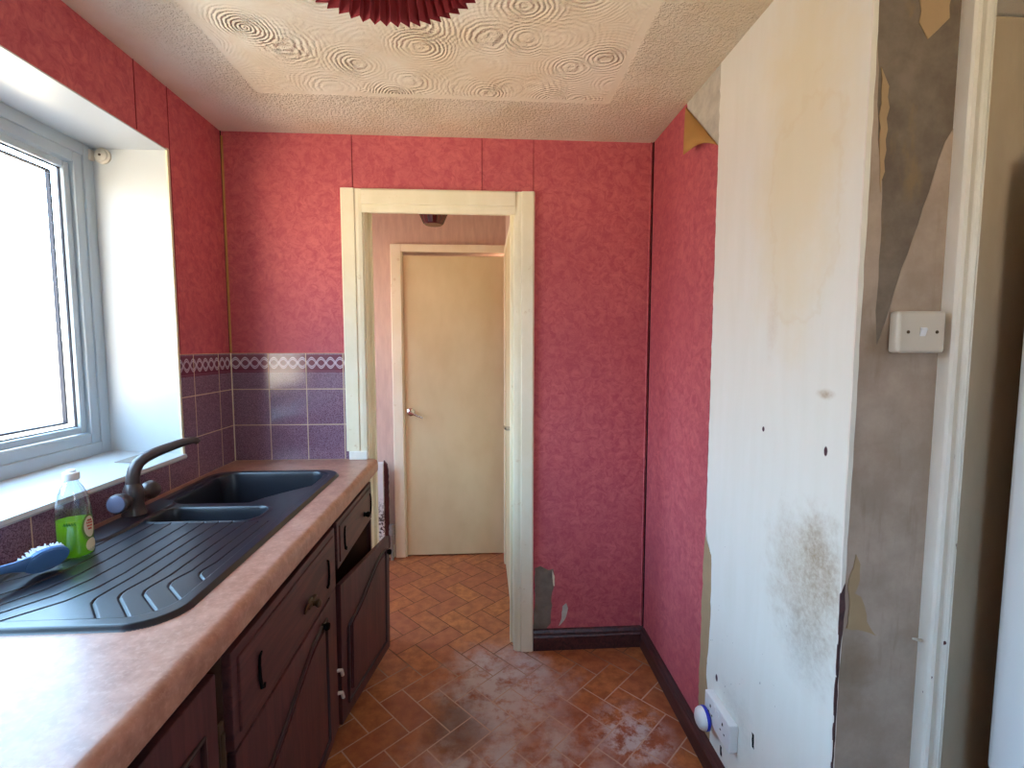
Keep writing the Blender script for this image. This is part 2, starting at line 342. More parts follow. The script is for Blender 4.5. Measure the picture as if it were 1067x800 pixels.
# ------------------------------------------------------------------ mesh helpers
class MB:
    def __init__(s): s.bm = bmesh.new()
    def _add(s, other, mx=None):
        me = bpy.data.meshes.new('tmp'); other.to_mesh(me); other.free()
        if mx is not None: me.transform(mx)
        s.bm.from_mesh(me); bpy.data.meshes.remove(me); return s
    def box(s, a, b, bev=0.0, seg=2, mx=None):
        t = bmesh.new(); bmesh.ops.create_cube(t, size=1)
        lo = [min(a[i], b[i]) for i in range(3)]; hi = [max(a[i], b[i]) for i in range(3)]
        for v in t.verts: v.co = Vector([lo[i] + (v.co[i] + .5) * (hi[i] - lo[i]) for i in range(3)])
        if bev: bmesh.ops.bevel(t, geom=list(t.edges), offset=bev, segments=seg, affect='EDGES', profile=.5)
        return s._add(t, mx)
    def prism(s, pts, axis, d0, d1, mx=None, bev=0.0):
        """polygon pts (two coords of the other axes, in xyz order) extruded along axis from d0 to d1"""
        t = bmesh.new()
        def P(p, d):
            p = list(p); p.insert(axis, d); return p
        A = [t.verts.new(P(p, d0)) for p in pts]; B = [t.verts.new(P(p, d1)) for p in pts]
        f1 = t.faces.new(A); f2 = t.faces.new(list(reversed(B)))
        k = len(pts)
        for i in range(k): t.faces.new((A[i], B[i], B[(i + 1) % k], A[(i + 1) % k]))
        bmesh.ops.recalc_face_normals(t, faces=list(t.faces))
        if bev: bmesh.ops.bevel(t, geom=[e for e in t.edges], offset=bev, segments=2, affect='EDGES')
        if k > 4: bmesh.ops.triangulate(t, faces=[f for f in t.faces if len(f.verts) > 4], quad_method='BEAUTY', ngon_method='EAR_CLIP')
        return s._add(t, mx)
    def lathe(s, prof, n=32, mx=None, sx=1.0, sy=1.0):
        """profile (r, z) turned about z"""
        t = bmesh.new(); rows = []
        for r, z in prof:
            if r < 1e-6: rows.append([t.verts.new((0, 0, z))])
            else: rows.append([t.verts.new((r * sx * math.cos(2 * PI * i / n), r * sy * math.sin(2 * PI * i / n), z)) for i in range(n)])
        for a, b in zip(rows, rows[1:]):
            for i in range(n):
                j = (i + 1) % n
                if len(a) == 1 and len(b) == 1: break
                if len(a) == 1: t.faces.new((a[0], b[j], b[i]))
                elif len(b) == 1: t.faces.new((a[i], a[j], b[0]))
                else: t.faces.new((a[i], a[j], b[j], b[i]))
        bmesh.ops.recalc_face_normals(t, faces=list(t.faces))
        return s._add(t, mx)
    def tube(s, pts, rad, n=12, cap=True):
        pts = [Vector(p) for p in pts]; t = bmesh.new(); rows = []
        rr = rad if isinstance(rad, (list, tuple)) else [rad] * len(pts)
        up = None
        for i, p in enumerate(pts):
            d = (pts[min(i + 1, len(pts) - 1)] - pts[max(i - 1, 0)]).normalized()
            if up is None:
                up = Vector((0, 0, 1)) if abs(d.z) < .9 else Vector((1, 0, 0))
            a = d.cross(up).normalized(); b = a.cross(d).normalized(); up = b
            rows.append([t.verts.new(p + rr[i] * (a * math.cos(2 * PI * k / n) + b * math.sin(2 * PI * k / n))) for k in range(n)])
        for a, b in zip(rows, rows[1:]):
            for i in range(n): t.faces.new((a[i], a[(i + 1) % n], b[(i + 1) % n], b[i]))
        if cap: t.faces.new(rows[0]); t.faces.new(list(reversed(rows[-1])))
        bmesh.ops.recalc_face_normals(t, faces=list(t.faces))
        return s._add(t)
    def grid(s, P):
        t = bmesh.new(); V = [[t.verts.new(p) for p in row] for row in P]
        for i in range(len(V) - 1):
            for j in range(len(V[0]) - 1): t.faces.new((V[i][j], V[i + 1][j], V[i + 1][j + 1], V[i][j + 1]))
        return s._add(t)
    def build(s, name, mat, parent=None, smooth=None, kind=None):
        me = bpy.data.meshes.new(name); s.bm.to_mesh(me); s.bm.free()
        for m in (mat if isinstance(mat, list) else [mat]): me.materials.append(M[m])
        o = bpy.data.objects.new(name, me); C.objects.link(o)
        if parent is not None: o.parent = parent
        if smooth:
            me.shade_smooth()
            me.set_sharp_from_angle(angle=math.radians(smooth))
            wn_ = o.modifiers.new('normals', 'WEIGHTED_NORMAL'); wn_.keep_sharp = True
        if kind: o['kind'] = kind
        return o
def struct(mb, name, mat, parent=None, smooth=None): return mb.build(name, mat, parent, smooth, None if parent is not None else 'structure')
def tag(o, label, cat, group=None):
    o['label'] = label; o['category'] = cat
    if group: o['group'] = group
    return o
def thing(name, label, cat, loc=(0, 0, 0), rot=(0, 0, 0), group=None):
    o = bpy.data.objects.new(name, None); C.objects.link(o); o.location = loc; o.rotation_euler = rot
    o.empty_display_size = .1
    return tag(o, label, cat, group)
def ragged(pts, step=.012, amp=.003, seed=1, closed=True):
    rd = random.Random(seed); out = []; k = len(pts)
    for i in range(k if closed else k - 1):
        a = Vector(pts[i]).to_3d() if False else pts[i]; b = pts[(i + 1) % k]
        L = math.hypot(b[0] - a[0], b[1] - a[1]); m = max(1, int(L / step)); nx, ny = -(b[1] - a[1]) / max(L, 1e-6), (b[0] - a[0]) / max(L, 1e-6)
        for j in range(m):
            t = j / m; w = 0 if j == 0 else rd.uniform(-amp, amp)
            out.append((a[0] + (b[0] - a[0]) * t + nx * w, a[1] + (b[1] - a[1]) * t + ny * w))
    if not closed: out.append(pts[-1])
    return out

XL, XR, D, H, YC = -1.0715, .7488, 2.1097, 2.28, .9219
WZ = .9067

# ================================================================== STRUCTURE
# ---- floor: herringbone of 2:1 tiles on a grout bed
fl = MB(); fl.box((-1.6, -1.2, -.06), (1.9, 3.3, -.0012))
for f in fl.bm.faces: f.material_index = 1
tw = .1045; ang = math.radians(-47.6); U = Vector((math.cos(ang), math.sin(ang))); V_ = Vector((-math.sin(ang), math.cos(ang))); O = Vector((.5535, 1.837))
gp = .0025
def ftile(u0, v0, u1, v1):
    c_ = O + U * (u0 + u1) / 2 * tw + V_ * (v0 + v1) / 2 * tw
    if not (-1.4 < c_.x < 1.8 and -.6 < c_.y < 3.25): return
    vs = []
    for (u, v) in ((u0 * tw + gp, v0 * tw + gp), (u1 * tw - gp, v0 * tw + gp), (u1 * tw - gp, v1 * tw - gp), (u0 * tw + gp, v1 * tw - gp)):
        p = O + U * u + V_ * v; vs.append(fl.bm.verts.new((p.x, p.y, 0)))
    f = fl.bm.faces.new(vs); f.material_index = 0
for i in range(-40, 40):
    for j in range(-40, 40):
        u, v = i + 2 * j, i - 2 * j
        if abs(u) > 60 or abs(v) > 60: continue
        ftile(u, v - 1, u + 2, v); ftile(u, v, u + 1, v + 2)
struct(fl, 'floor', ['floor_tile', 'floor_grout'])
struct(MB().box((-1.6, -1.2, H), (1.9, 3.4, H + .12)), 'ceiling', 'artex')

# ---- kitchen walls
WY0, WY1, WZ0, WZ1 = .36, 1.758, 1.012, 2.067
wl = MB()
wl.box((-1.42, -1.1, 0), (XL, WY0, H)); wl.box((-1.42, WY1, 0), (XL, D, H))
wl.box((-1.42, WY0, 0), (XL, WY1, WZ0 - .012)); wl.box((-1.42, WY0, WZ1), (XL, WY1, H))
struct(wl, 'wall_left', 'wallpaper')
DX0, DX1, DZ = -.52, .160, 2.020                        # rough opening of the doorway
wb = MB()
wb.box((-1.42, D, 0), (DX0, D + .14, H)); wb.box((DX1, D, 0), (1.0, D + .14, H)); wb.box((DX0, D, DZ), (DX1, D + .14, H))
struct(wb, 'wall_back', 'wallpaper')
struct(MB().box((XR, YC + .10, 0), (1.0, D, H)), 'wall_right', 'bare_plaster')
wr = MB(); wr.box((XR, YC, 0), (.960, YC + .10, H)); wr.box((.960, YC, 2.075), (1.9, YC + .10, H)); wr.box((1.74, YC, 0), (1.9, YC + .10, H)); wr.box((.96, YC + .1, 0), (1.9, YC + .13, H))
struct(wr, 'wall_return', 'grey_cement')
struct(MB().box((1.74, -1.1, 0), (1.9, YC, H)), 'wall_side', 'white_reveal')
wf0 = MB(); wf0.box((-1.42, -1.2, 0), (.35, -1.0, H)); wf0.box((.9, -1.2, 0), (1.9, -1.0, H)); wf0.box((.35, -1.2, 0), (.9, -1.0, 1.20)); wf0.box((.35, -1.2, 1.95), (.9, -1.0, H))
struct(wf0, 'wall_front', 'white_reveal')
wf0 = MB(); wf0.box((.35, -1.15, 1.20), (.40, -1.10, 1.95)); wf0.box((.85, -1.15, 1.20), (.9, -1.10, 1.95)); wf0.box((.40, -1.15, 1.20), (.85, -1.10, 1.25)); wf0.box((.40, -1.15, 1.90), (.85, -1.10, 1.95))
w3 = struct(wf0, 'fill_window_rear', 'white_upvc')  # added window, unseen behind the camera, lets in fill light
MB().box((.40, -1.127, 1.25), (.85, -1.123, 1.90)).build('glass', 'window_glass', w3)

# wallpaper still hanging on the right wall beyond the stripped part, with a ragged near edge
pts = [(D, .0), (D, H), (1.772, H), (1.769, 2.258), (1.522, 2.030)]
edge = ragged([(1.522, 2.030), (1.524, 1.5), (1.523, .762)], .05, .0015, 3, False)[1:]
edge2 = ragged([(1.523, .762), (1.528, .700), (1.532, .55), (1.534, .30), (1.535, .10), (1.535, 0)], .02, .004, 5, False)
struct(MB().prism(pts + edge + edge2, 0, XR - .0018, XR), 'wall_right_paper', 'wallpaper')
# white plastered sheet
e = ragged([(1.5215, H), (1.5225, 1.5), (1.520, .79), (1.476, .70), (1.482, .63), (1.468, .52), (1.480, .42), (1.486, .30), (1.45, .18), (1.44, 0)], .02, .003, 9, False)
struct(MB().prism(e + [(YC + .001, 0), (YC + .001, H)], 0, XR - .0012, XR), 'wall_right_plaster', 'white_plaster')
# brown paper backing left between them
e = ragged([(1.5355, .775), (1.505, .74), (1.478, .715), (1.474, .66), (1.470, .5), (1.484, .3), (1.46, .2), (1.45, .0955), (1.537, .0955)], .02, .002, 4)
struct(MB().prism(e, 0, XR - .0014, XR - .0002), 'wall_right_backing', 'kraft_tear')
# curled paper flap at the top of the stripped part
def lerp(a, b, t): return [a[i] + (b[i] - a[i]) * t for i in range(3)]
A0 = (XR - .003, 1.772, 2.266); A1 = (XR - .003, 1.520, 2.031); T0 = (XR - .046, 1.672, 2.058)
P_ = []
for i in range(13):
    s_ = i / 12; a = lerp(A0, A1, s_); row = []
    # far rim of the flap runs from A0 down to the tip, then back to A1
    if s_ <= .42: b = lerp(A0, T0, min(1, s_ / .42))
    else:
        t = (s_ - .42) / .58; b = lerp(T0, A1, t); b[2] += .022 * math.sin(PI * t); b[0] += .012 * t * (1 - t)
    for j in range(8):
        w = j / 7; p = lerp(a, b, w); p[0] -= .016 * math.sin(PI * w * .9) * math.sin(PI * min(1, s_ + .05)); row.append(p)
    P_.append(row)
o = MB().grid(P_).build('wallpaper_flap', 'brown_backing', smooth=60)
sd = o.modifiers.new('thick', 'SOLIDIFY'); sd.thickness = .0008
tag(o, 'curled flap of peeling wallpaper showing its brown back, high on right wall', 'torn wallpaper')

# return wall: pale lining paper torn off in a long wedge above the switch
e = [(XR + .0005, 0), (XR + .0005, 1.50)] + ragged([(XR + .001, 2.05), (.766, 1.93), (.772, 1.80), (.786, 1.72), (.790, 1.60), (.788, 1.47), (.795, 1.40), (.811, 1.448), (.838, 1.553), (.867, 1.640), (.893, 1.735), (.912, 1.80), (.936, 1.84)], .03, .002, 6, False) + [(.936, 0)]
struct(MB().prism(e, 1, YC - .0012, YC), 'wall_return_lining', 'lining_paper')
e = ragged([(.770, 1.935), (.788, 1.90), (.790, 1.78), (.783, 1.70), (.7745, 1.80)], .02, .003, 8)
tag(MB().prism(e, 1, YC - .0022, YC - .0006).build('paper_shred', 'kraft_tear'), 'narrow brown strip of torn paper along the grey wall corner, high up', 'torn paper', 'torn paper on the grey wall')
e = ragged([(.838, 2.10), (.905, 2.10), (.903, 2.03), (.878, 2.005), (.862, 1.99), (.842, 2.02)], .02, .004, 12)
tag(MB().prism(e, 1, YC - .0016, YC - .0002).build('paper_shred', 'kraft_tear'), 'yellowed scrap of paper at top of grey wall by the door frame', 'torn paper', 'torn paper on the grey wall')
e = ragged([(.776, .966), (.786, .945), (.787, .91), (.778, .882), (.792, .874), (.803, .846), (.808, .82), (.830, .787), (.80, .799), (.764, .805), (.768, .85), (.762, .90)], .012, .002, 13)
tag(MB().prism(e, 1, YC - .003, YC - .0008).build('paper_shred', 'kraft_tear'), 'torn brown paper patch hanging low on the grey wall corner', 'torn paper', 'torn paper on the grey wall')
# chipped plaster arris between the two walls
e = ragged([(XR - .002, 0), (XR - .002, H)], .05, .0006, 21, False)
e2 = ragged([(XR + .010, H), (XR + .008, 1.2), (XR + .006, .9), (XR + .004, .62), (XR + .010, .3), (XR + .008, 0)], .04, .0012, 22, False)
struct(MB().prism(e + e2, 1, YC - .003, YC + .001), 'trim_1', 'old_white_gloss')
e = ragged([(XR - .0022, .62), (XR - .003, .88), (XR + .006, .905), (XR + .009, .85), (XR + .003, .76), (XR + .002, .60), (XR + .001, .40), (XR - .0012, .40)], .02, .0012, 23)
struct(MB().prism(e, 1, YC - .0042, YC - .001), 'trim_2', 'skirting_wood')

# ---- wallpaper seams: slightly lifted edges
def seam(name, a, b): struct(MB().box(a, b, .0004, 1), name, 'seam_paper')
k = 3
for x in (-.542, .002, .223):
    seam('trim_%d' % k, (x - .0012, D - .002, 2.059), (x + .0012, D, H)); k += 1
for y in (1.616, 1.773):
    seam('trim_%d' % k, (XL, y - .0012, 2.072 if y < 1.7 else 1.372), (XL + .002, y + .0012, H)); k += 1
struct(MB().prism([(XR - .016, D - .001), (XR - .013, D - .007), (XR - .0015, D - .0005)], 2, .095, H), 'trim_%d' % k, 'wallpaper'); k += 1
struct(MB().box((XR - .0050, D - .010, .095), (XR - .0012, D - .0045, H)), 'trim_%d' % k, 'dark_gap'); k += 1
struct(MB().prism([(XL + .0035, D - .006), (XL + .007, D - .005), (XL + .010, D - .0005), (XL + .0035, D - .0005)], 2, 1.372, H - .02), 'trim_%d' % k, 'brown_backing'); k += 1
struct(MB().box((XL + .0005, D - .004, 1.372), (XL + .0034, D - .0005, H)), 'trim_%d' % k, 'dark_gap'); k += 1

# torn bits low on the back wall beside the doorway
e = ragged([(.2275, .100), (.238, .24), (.236, .385), (.262, .395), (.300, .375), (.322, .380), (.330, .33), (.318, .27), (.312, .12), (.285, .085), (.245, .086)], .02, .003, 31)
tag(MB().prism(e, 1, D - .0012, D).build('bare_plaster_patch', 'grey_cement'), 'grey bare patch where red wallpaper has torn off beside the door casing, larger one', 'torn wallpaper')
e = ragged([(.318, .375), (.328, .345), (.329, .30), (.323, .30), (.318, .34)], .012, .001, 32)
tag(MB().prism(e, 1, D - .004, D - .0012).build('paper_edge', 'label_cream'), 'cream curled paper edge on the bare patch by the door casing', 'torn paper')
e = ragged([(.350, .105), (.362, .14), (.366, .20), (.384, .215), (.392, .19), (.384, .15), (.366, .12)], .015, .002, 33)
tag(MB().prism(e, 1, D - .0012, D).build('bare_plaster_patch', 'bare_plaster'), 'small pale leaf-shaped tear in red wallpaper just above the skirting', 'torn wallpaper')

# ---- tiled splashback
struct(MB().box((XL, D - .006, WZ - .03), (-.578, D, 1.3697)), 'splashback_tiles', 'tiles_back')
tl_ = MB(); tl_.box((XL, WY1 + .006, WZ - .03), (XL + .006, D - .006, 1.3697)); tl_.box((XL, -.6, WZ - .03), (XL + .006, WY1 + .006, WZ0 - .016))
struct(tl_, 'splashback_tiles_left', 'tiles_left')
struct(MB().box((XL + .0005, D - .0095, WZ), (XL + .009, D - .002, 1.369), .002), 'trim_%d' % k, 'label_cream'); k += 1

# ---- skirting
def skirt(name, prof_axis, a, b, mat='skirting_wood'):
    prof = [(0, 0), (.020, 0), (.020, .062), (.016, .070), (.015, .080), (.008, .092), (0, .095)]
    if prof_axis == 0: struct(MB().prism([(D - p, z) for p, z in prof], 0, a, b), name, mat)
    else: struct(MB().prism([(XR - p, z) for p, z in prof], 1, a, b), name, mat)
skirt('baseboard_back', 0, .229, XR); skirt('baseboard_right', 1, YC + .002, D - .0205)

# ---- doorway casing and jambs (kitchen to hall)
jb = MB()
jb.box((DX0, D - .004, 0), (-.496, D + .145, DZ)); jb.box((.140, D - .004, 0), (DX1, D + .145, DZ)); jb.box((DX0, D - .004, 2.000), (DX1, D + .145, DZ))
jb.box((-.496, D + .055, 0), (-.483, D + .09, 2.0)); jb.box((.127, D + .055, 0), (.140, D + .09, 2.0)); jb.box((-.483, D + .055, 1.990), (.127, D + .09, 2.0))
door1 = struct(jb, 'door_1', 'cream_gloss')
def casing(x_in, x_out, z0, z1):
    """stepped architrave leg"""
    w = x_out - x_in; m = MB()
    m.prism([(x_in, D), (x_in, D - .012), (x_in + .16 * w, D - .016), (x_in + .32 * w, D - .016), (x_in + .36 * w, D - .022), (x_in + .92 * w, D - .024), (x_out, D - .018), (x_out, D)], 2, z0, z1)
    return m
casing(-.503, -.589, .945, 2.0575).build('architrave', 'cream_gloss', door1)
casing(.143, .2275, 0, 2.0575).build('architrave', 'cream_gloss', door1)
m = MB(); zi, zo = 1.962, 2.0578; w = zo - zi
m.prism([(D, zi), (D - .012, zi), (D - .016, zi + .16 * w), (D - .016, zi + .32 * w), (D - .022, zi + .36 * w), (D - .024, zi + .92 * w), (D - .018, zo), (D, zo)], 0, -.503, .143)
m.build('architrave_head', 'cream_gloss', door1)
MB().box((-.578, D - .026, WZ + .0005), (-.500, D, .945), .003).build('architrave_foot', 'old_white_gloss', door1)

# ---- hall beyond
HY = 3.14
HW = MB(); HW.box((-1.6, HY, 0), (-.51, HY + .14, H)); HW.box((-.51, HY, 2.0), (.30, HY + .14, H)); HW.box((-.51, HY + .1, 0), (.30, HY + .14, 2.0))
struct(HW, 'wall_hall_back', 'hall_paper')
struct(MB().box((.152, D + .14, 0), (.30, HY, H)), 'wall_hall_right', 'hall_paper')
hl = MB(); hl.box((-1.6, D + .14, 0), (-1.45, HY, .8)); hl.box((-1.6, D + .14, 2.0), (-1.45, HY, H)); hl.box((-1.6, D + .14, .8), (-1.45, 2.37, 2.0)); hl.box((-1.6, 3.03, .8), (-1.45, HY, 2.0))
struct(hl, 'wall_hall_left', 'hall_paper')
wf = MB()
wf.box((-1.54, 2.37, .8), (-1.50, 2.42, 2.0)); wf.box((-1.54, 2.98, .8), (-1.50, 3.03, 2.0)); wf.box((-1.54, 2.42, .8), (-1.50, 2.98, .85)); wf.box((-1.54, 2.42, 1.95), (-1.50, 2.98, 2.0))
w2 = struct(wf, 'fill_window_hall', 'white_upvc')  # added window, out of view, lets fill light into the hall
MB().box((-1.524, 2.42, .85), (-1.520, 2.98, 1.95)).build('glass', 'window_glass', w2)
struct(MB().box((-1.45, HY - .016, 0), (-.585, HY, .085), .002), 'baseboard_hall', 'cream_gloss')
# hall end door
d2 = struct(MB().box((-.503, HY - .005, .008), (.150, HY + .035, 1.976), .002), 'door_2', 'cream_door')
fr = MB(); fr.box((-.578, HY - .024, 0), (-.512, HY, 2.045), .004); fr.box((-.512, HY - .024, 1.998), (.150, HY, 2.045), .004); fr.box((-.512, HY - .010, 0), (-.504, HY + .02, 1.998))
fr.build('door_frame', 'cream_gloss', d2)
hd = MB(); hd.lathe([(0, 0), (.026, 0), (.026, .004), (.018, .009), (.011, .012), (.011, .03), (0, .03)], 24, Matrix.Translation((-.467, HY - .005, .972)) @ Matrix.Rotation(PI / 2, 4, 'X'))
hd.tube([(-.467, HY - .04, .972), (-.45, HY - .045, .968), (-.42, HY - .043, .952), (-.385, HY - .040, .938)], [.010, .008, .007, .006])
hd.build('door_handle', 'chrome', d2, 50)
hp = MB(); hp.box((-.490, HY - .0085, .90), (-.445, HY - .005, 1.05), .002); hp.bm.free()
# hall side door
d3 = struct(MB().box((.146, 2.30, .006), (.152, 2.98, 1.965), .001), 'door_3', 'cream_door')
fr = MB(); fr.box((.138, 2.253, 0), (.152, 2.30, 2.005), .002); fr.box((.138, 2.98, 0), (.152, 3.04, 2.005), .002); fr.box((.138, 2.30, 1.965), (.152, 2.98, 2.005), .002)
fr.build('door_frame', 'cream_gloss', d3)
hd = MB(); hd.lathe([(0, 0), (.022, 0), (.022, .005), (.010, .010), (.010, .03), (0, .03)], 20, Matrix.Translation((.146, 2.36, .99)) @ Matrix.Rotation(-PI / 2, 4, 'Y'))
hd.tube([(.118, 2.36, .99), (.113, 2.375, .99), (.113, 2.45, .985)], .007); hd.build('door_handle', 'chrome', d3, 50)

# ---- window (white plastic, one big light) set deep in the left wall
XF = -1.31
fo = MB(); s1, s2 = .042, .060
y0, y1, z0, z1 = WY0, WY1, 1.030, WZ1
def ringf(m, ya, yb, za, zb, w, x0, x1, bev):
    m.box((x0, ya, za), (x1, ya + w, zb), bev); m.box((x0, yb - w, za), (x1, yb, zb), bev)
    m.box((x0, ya + w, za), (x1, yb - w, za + w), bev); m.box((x0, ya + w, zb - w), (x1, yb - w, zb), bev)
ringf(fo, y0, y1, z0, z1, s1, XF - .07, XF, .004)
w1 = struct(fo, 'window_1', 'white_upvc', smooth=40)
fs = MB(); ringf(fs, y0 + s1 - .004, y1 - s1 + .004, z0 + s1 - .004, z1 - s1 + .004, s2 * .62, XF - .06, XF - .006, .006)
ringf(fs, y0 + s1 + s2 * .6, y1 - s1 - s2 * .6, z0 + s1 + s2 * .6, z1 - s1 - s2 * .6, s2 * .4, XF - .045, XF - .018, .006)
fs.build('sash', 'white_upvc', w1, 40)
gk = MB(); i_ = s1 + s2; ringf(gk, y0 + i_ - .001, y1 - i_ + .001, z0 + i_ - .001, z1 - i_ + .001, .004, XF - .036, XF - .030, 0); gk.build('gasket', 'gasket', w1)
sp_ = MB(); ringf(sp_, y0 + i_ + .012, y1 - i_ - .012, z0 + i_ + .012, z1 - i_ - .012, .006, XF - .060, XF - .048, 0)
sp_.build('spacer_bar', 'gasket', w1)
MB().box((XF - .036, y0 + i_ - .006, z0 + i_ - .006), (XF - .032, y1 - i_ + .006, z1 - i_ + .006)).build('glass', 'window_glass', w1)
rv = MB(); rv.box((XF - .02, WY1 - .004, WZ0), (XL + .003, WY1, WZ1)); rv.box((XF - .02, WY0, WZ1 - .004), (XL + .003, WY1, WZ1)); rv.box((XF - .02, WY0, WZ0), (XL + .003, WY0 + .004, WZ1))
rv.build('reveal_lining', 'white_reveal', w1)
MB().box((XL - .003, WY1 - .005, WZ0), (XL + .0045, WY1 + .006, WZ1 + .004), .001).build('bead', 'label_cream', w1)
MB().prism([(XF - .02, WZ0 - .010), (XL + .012, WZ0 - .014), (XL + .016, WZ0 - .008), (XL + .012, WZ0 + .002), (XF - .02, WZ0 + .020)], 1, WY0, WY1).build('window_sill', 'white_reveal', w1)
MB().box((-1.19, 1.60, WZ0 + .010), (-1.135, 1.70, WZ0 + .0125), .001).build('sill_mark', 'pipe_grey', w1)

# outside: a low rendered boundary wall across the yard
struct(MB().box((-5.2, -6, -.3), (-5.0, 10, 1.41)).box((-5.24, -6, 1.41), (-4.96, 10, 1.46), .01), 'wall_yard', 'concrete')

# ---- right-hand doorway: architrave, frame head and shut door in shade
m = MB()
def arch2(xa, xb, za, zb):
    w = xb - xa
    m.prism([(xa, YC), (xa, YC - .026), (xa + .06 * w, YC - .031), (xa + .20 * w, YC - .031), (xa + .25 * w, YC - .020), (xa + .34 * w, YC - .019), (xa + .40 * w, YC - .028), (xa + .46 * w, YC - .030), (xa + .54 * w, YC - .026), (xa + .62 * w, YC - .018), (xa + .72 * w, YC - .020), (xa + .78 * w, YC - .020), (xa + .82 * w, YC - .011), (xa + .94 * w, YC - .011), (xb, YC - .008), (xb, YC)], 2, za, zb)
arch2(.927, .986, 0, 2.066); m.box((.927, YC - .022, 2.066), (1.74, YC, 2.125), .003)
d4 = struct(MB().box((.986, YC + .030, .006), (1.735, YC + .07, 2.060), .002), 'door_4', 'tan_door')
m.build('architrave', 'old_white_gloss', d4)
m = MB(); m.box((.960, YC - .009, 0), (.986, YC + .09, 2.068)); m.box((.986, YC - .009, 2.066), (1.74, YC + .09, 2.09)); m.box((.9862, YC - .011, 0), (.9895, YC + .028, 2.066), .001)
m.build('door_lining', 'old_white_gloss', d4)

# ================================================================== THINGS
# ---- worktop: post-formed laminate, cut out for the sink
WX = -.460
def wprof(x0):
    p = [(x0, WZ - .058), (WX - .022, WZ - .058)]
    for i in range(7):
        a = -PI / 2 + i / 6 * PI / 2; p.append((WX - .010 + .010 * math.cos(a), WZ - .048 + .010 * math.sin(a)))
    for i in range(9):
        a = i / 8 * PI / 2; p.append((WX - .020 + .020 * math.cos(a), WZ - .020 + .020 * math.sin(a)))
    return p + [(WX - .026, WZ), (x0, WZ)]
SX0, SX1, SY0, SY1 = -1.032, -.545, .828, 1.896
wk = MB()
XB = XL + .006
wk.prism(wprof(XB), 1, -.55, SY0 + .03); wk.prism(wprof(XB), 1, SY1 - .03, D - .0065)
wk.prism(wprof(SX1 - .03), 1, SY0 + .03, SY1 - .03); wk.box((XB, SY0 + .03, WZ - .058), (SX0 + .03, SY1 - .03, WZ))
bmesh.ops.remove_doubles(wk.bm, verts=list(wk.bm.verts), dist=1e-5)
tag(wk.build('worktop', 'laminate', smooth=40), 'long pinkish terracotta laminate worktop under the window', 'worktop')

# ---- composite sink as one sculpted surface: two bowls, tap ledge, drainer with fanned grooves
def sdf_rr(x, y, cx, cy_, hx, hy, r):
    dx, dy = abs(x - cx) - hx + r, abs(y - cy_) - hy + r
    return math.hypot(max(dx, 0), max(dy, 0)) + min(max(dx, dy), 0) - r
def sst(a, b, v):
    t = min(1, max(0, (v - a) / (b - a))); return t * t * (3 - 2 * t)
groove_lines = []
groove_lines = [
    [(-.945, 1.345), (-.945, 1.13), (-.952, 1.08), (-.972, 1.04), (-1.0, 1.012)],
    [(-.905, 1.345), (-.905, 1.12), (-.910, 1.06), (-.924, 1.00), (-.958, .955), (-1.0, .925)],
    [(-.860, 1.345), (-.860, 1.12), (-.865, 1.05), (-.878, .985), (-.912, .922), (-.998, .862)],
    [(-.815, 1.345), (-.815, 1.10), (-.822, 1.02), (-.838, .960), (-.885, .895), (-.945, .862)],
    [(-.772, 1.345), (-.772, 1.05), (-.780, .985), (-.800, .935), (-.858, .870)],
    [(-.733, 1.345), (-.742, 1.03), (-.750, .955), (-.750, .940), (-.744, .925), (-.690, .866)],
    [(-.695, 1.345), (-.703, 1.03), (-.714, .972), (-.714, .957), (-.708, .942), (-.638, .868)],
    [(-.660, 1.345), (-.667, 1.03), (-.676, .982), (-.676, .967), (-.669, .952), (-.602, .886)],
    [(-.628, 1.345), (-.634, 1.05), (-.646, 1.010), (-.646, .996), (-.640, .982), (-.585, .927)],
    [(-.600, 1.345), (-.603, 1.09), (-.611, 1.052), (-.611, 1.040), (-.606, 1.028), (-.578, .998)]]
segs = [(a, b) for L in groove_lines for a, b in zip(L, L[1:])]
def dgroove(x, y):
    best = 9
    for (ax, ay), (bx, by) in segs:
        if min(ax, bx) - .012 > x or max(ax, bx) + .012 < x or min(ay, by) - .012 > y or max(ay, by) + .012 < y: continue
        vx, vy = bx - ax, by - ay; L2 = vx * vx + vy * vy
        t = min(1, max(0, ((x - ax) * vx + (y - ay) * vy) / L2)); best = min(best, math.hypot(x - ax - vx * t, y - ay - vy * t))
    return best
SCX, SCY, SHX, SHY = (SX0 + SX1) / 2, (SY0 + SY1) / 2, (SX1 - SX0) / 2, (SY1 - SY0) / 2
def sink_z(x, y):
    d = sdf_rr(x, y, SCX, SCY, SHX, SHY, .085)                       # < 0 inside
    z = .0095 * sst(0, -.010, d)                                     # raised outer rim
    inner = sdf_rr(x, y, SCX, SCY, SHX - .030, SHY - .030, .070)
    # tap ledge along the wall side stays at rim height
    led = sdf_rr(x, y, -1.01, 1.37, .062, .17, .05)
    z -= .0060 * sst(0, -.008, inner) * (1 - sst(.004, -.004, led))
    # small bowl
    b2 = sdf_rr(x, y, -.792, 1.412, .152, .060, .040)
    b2lip = sst(.012, .003, b2)
    z += .003 * b2lip
    z -= .120 * sst(.001, -.022, b2)
    # main bowl, its front near corner cut by a curved shelf
    b1 = sdf_rr(x, y, -.792, 1.690, .192, .176, .060)
    cut = (x + .615) * .80 - (y - 1.665) * .60                       # > 0 beyond the slanted shelf edge
    cut += .010 * math.sin((y - 1.5) * 16)
    cut = max(cut, -1)
    if y < 1.80: b1 = max(b1, cut)
    z -= .150 * sst(.001, -.024, b1)
    if b2 > .006 and b1 > .006 and y < 1.345 and inner < -.006:
        g = dgroove(x, y)
        z -= .0042 * (1 - sst(.0007, .0024, g))
        
    return z
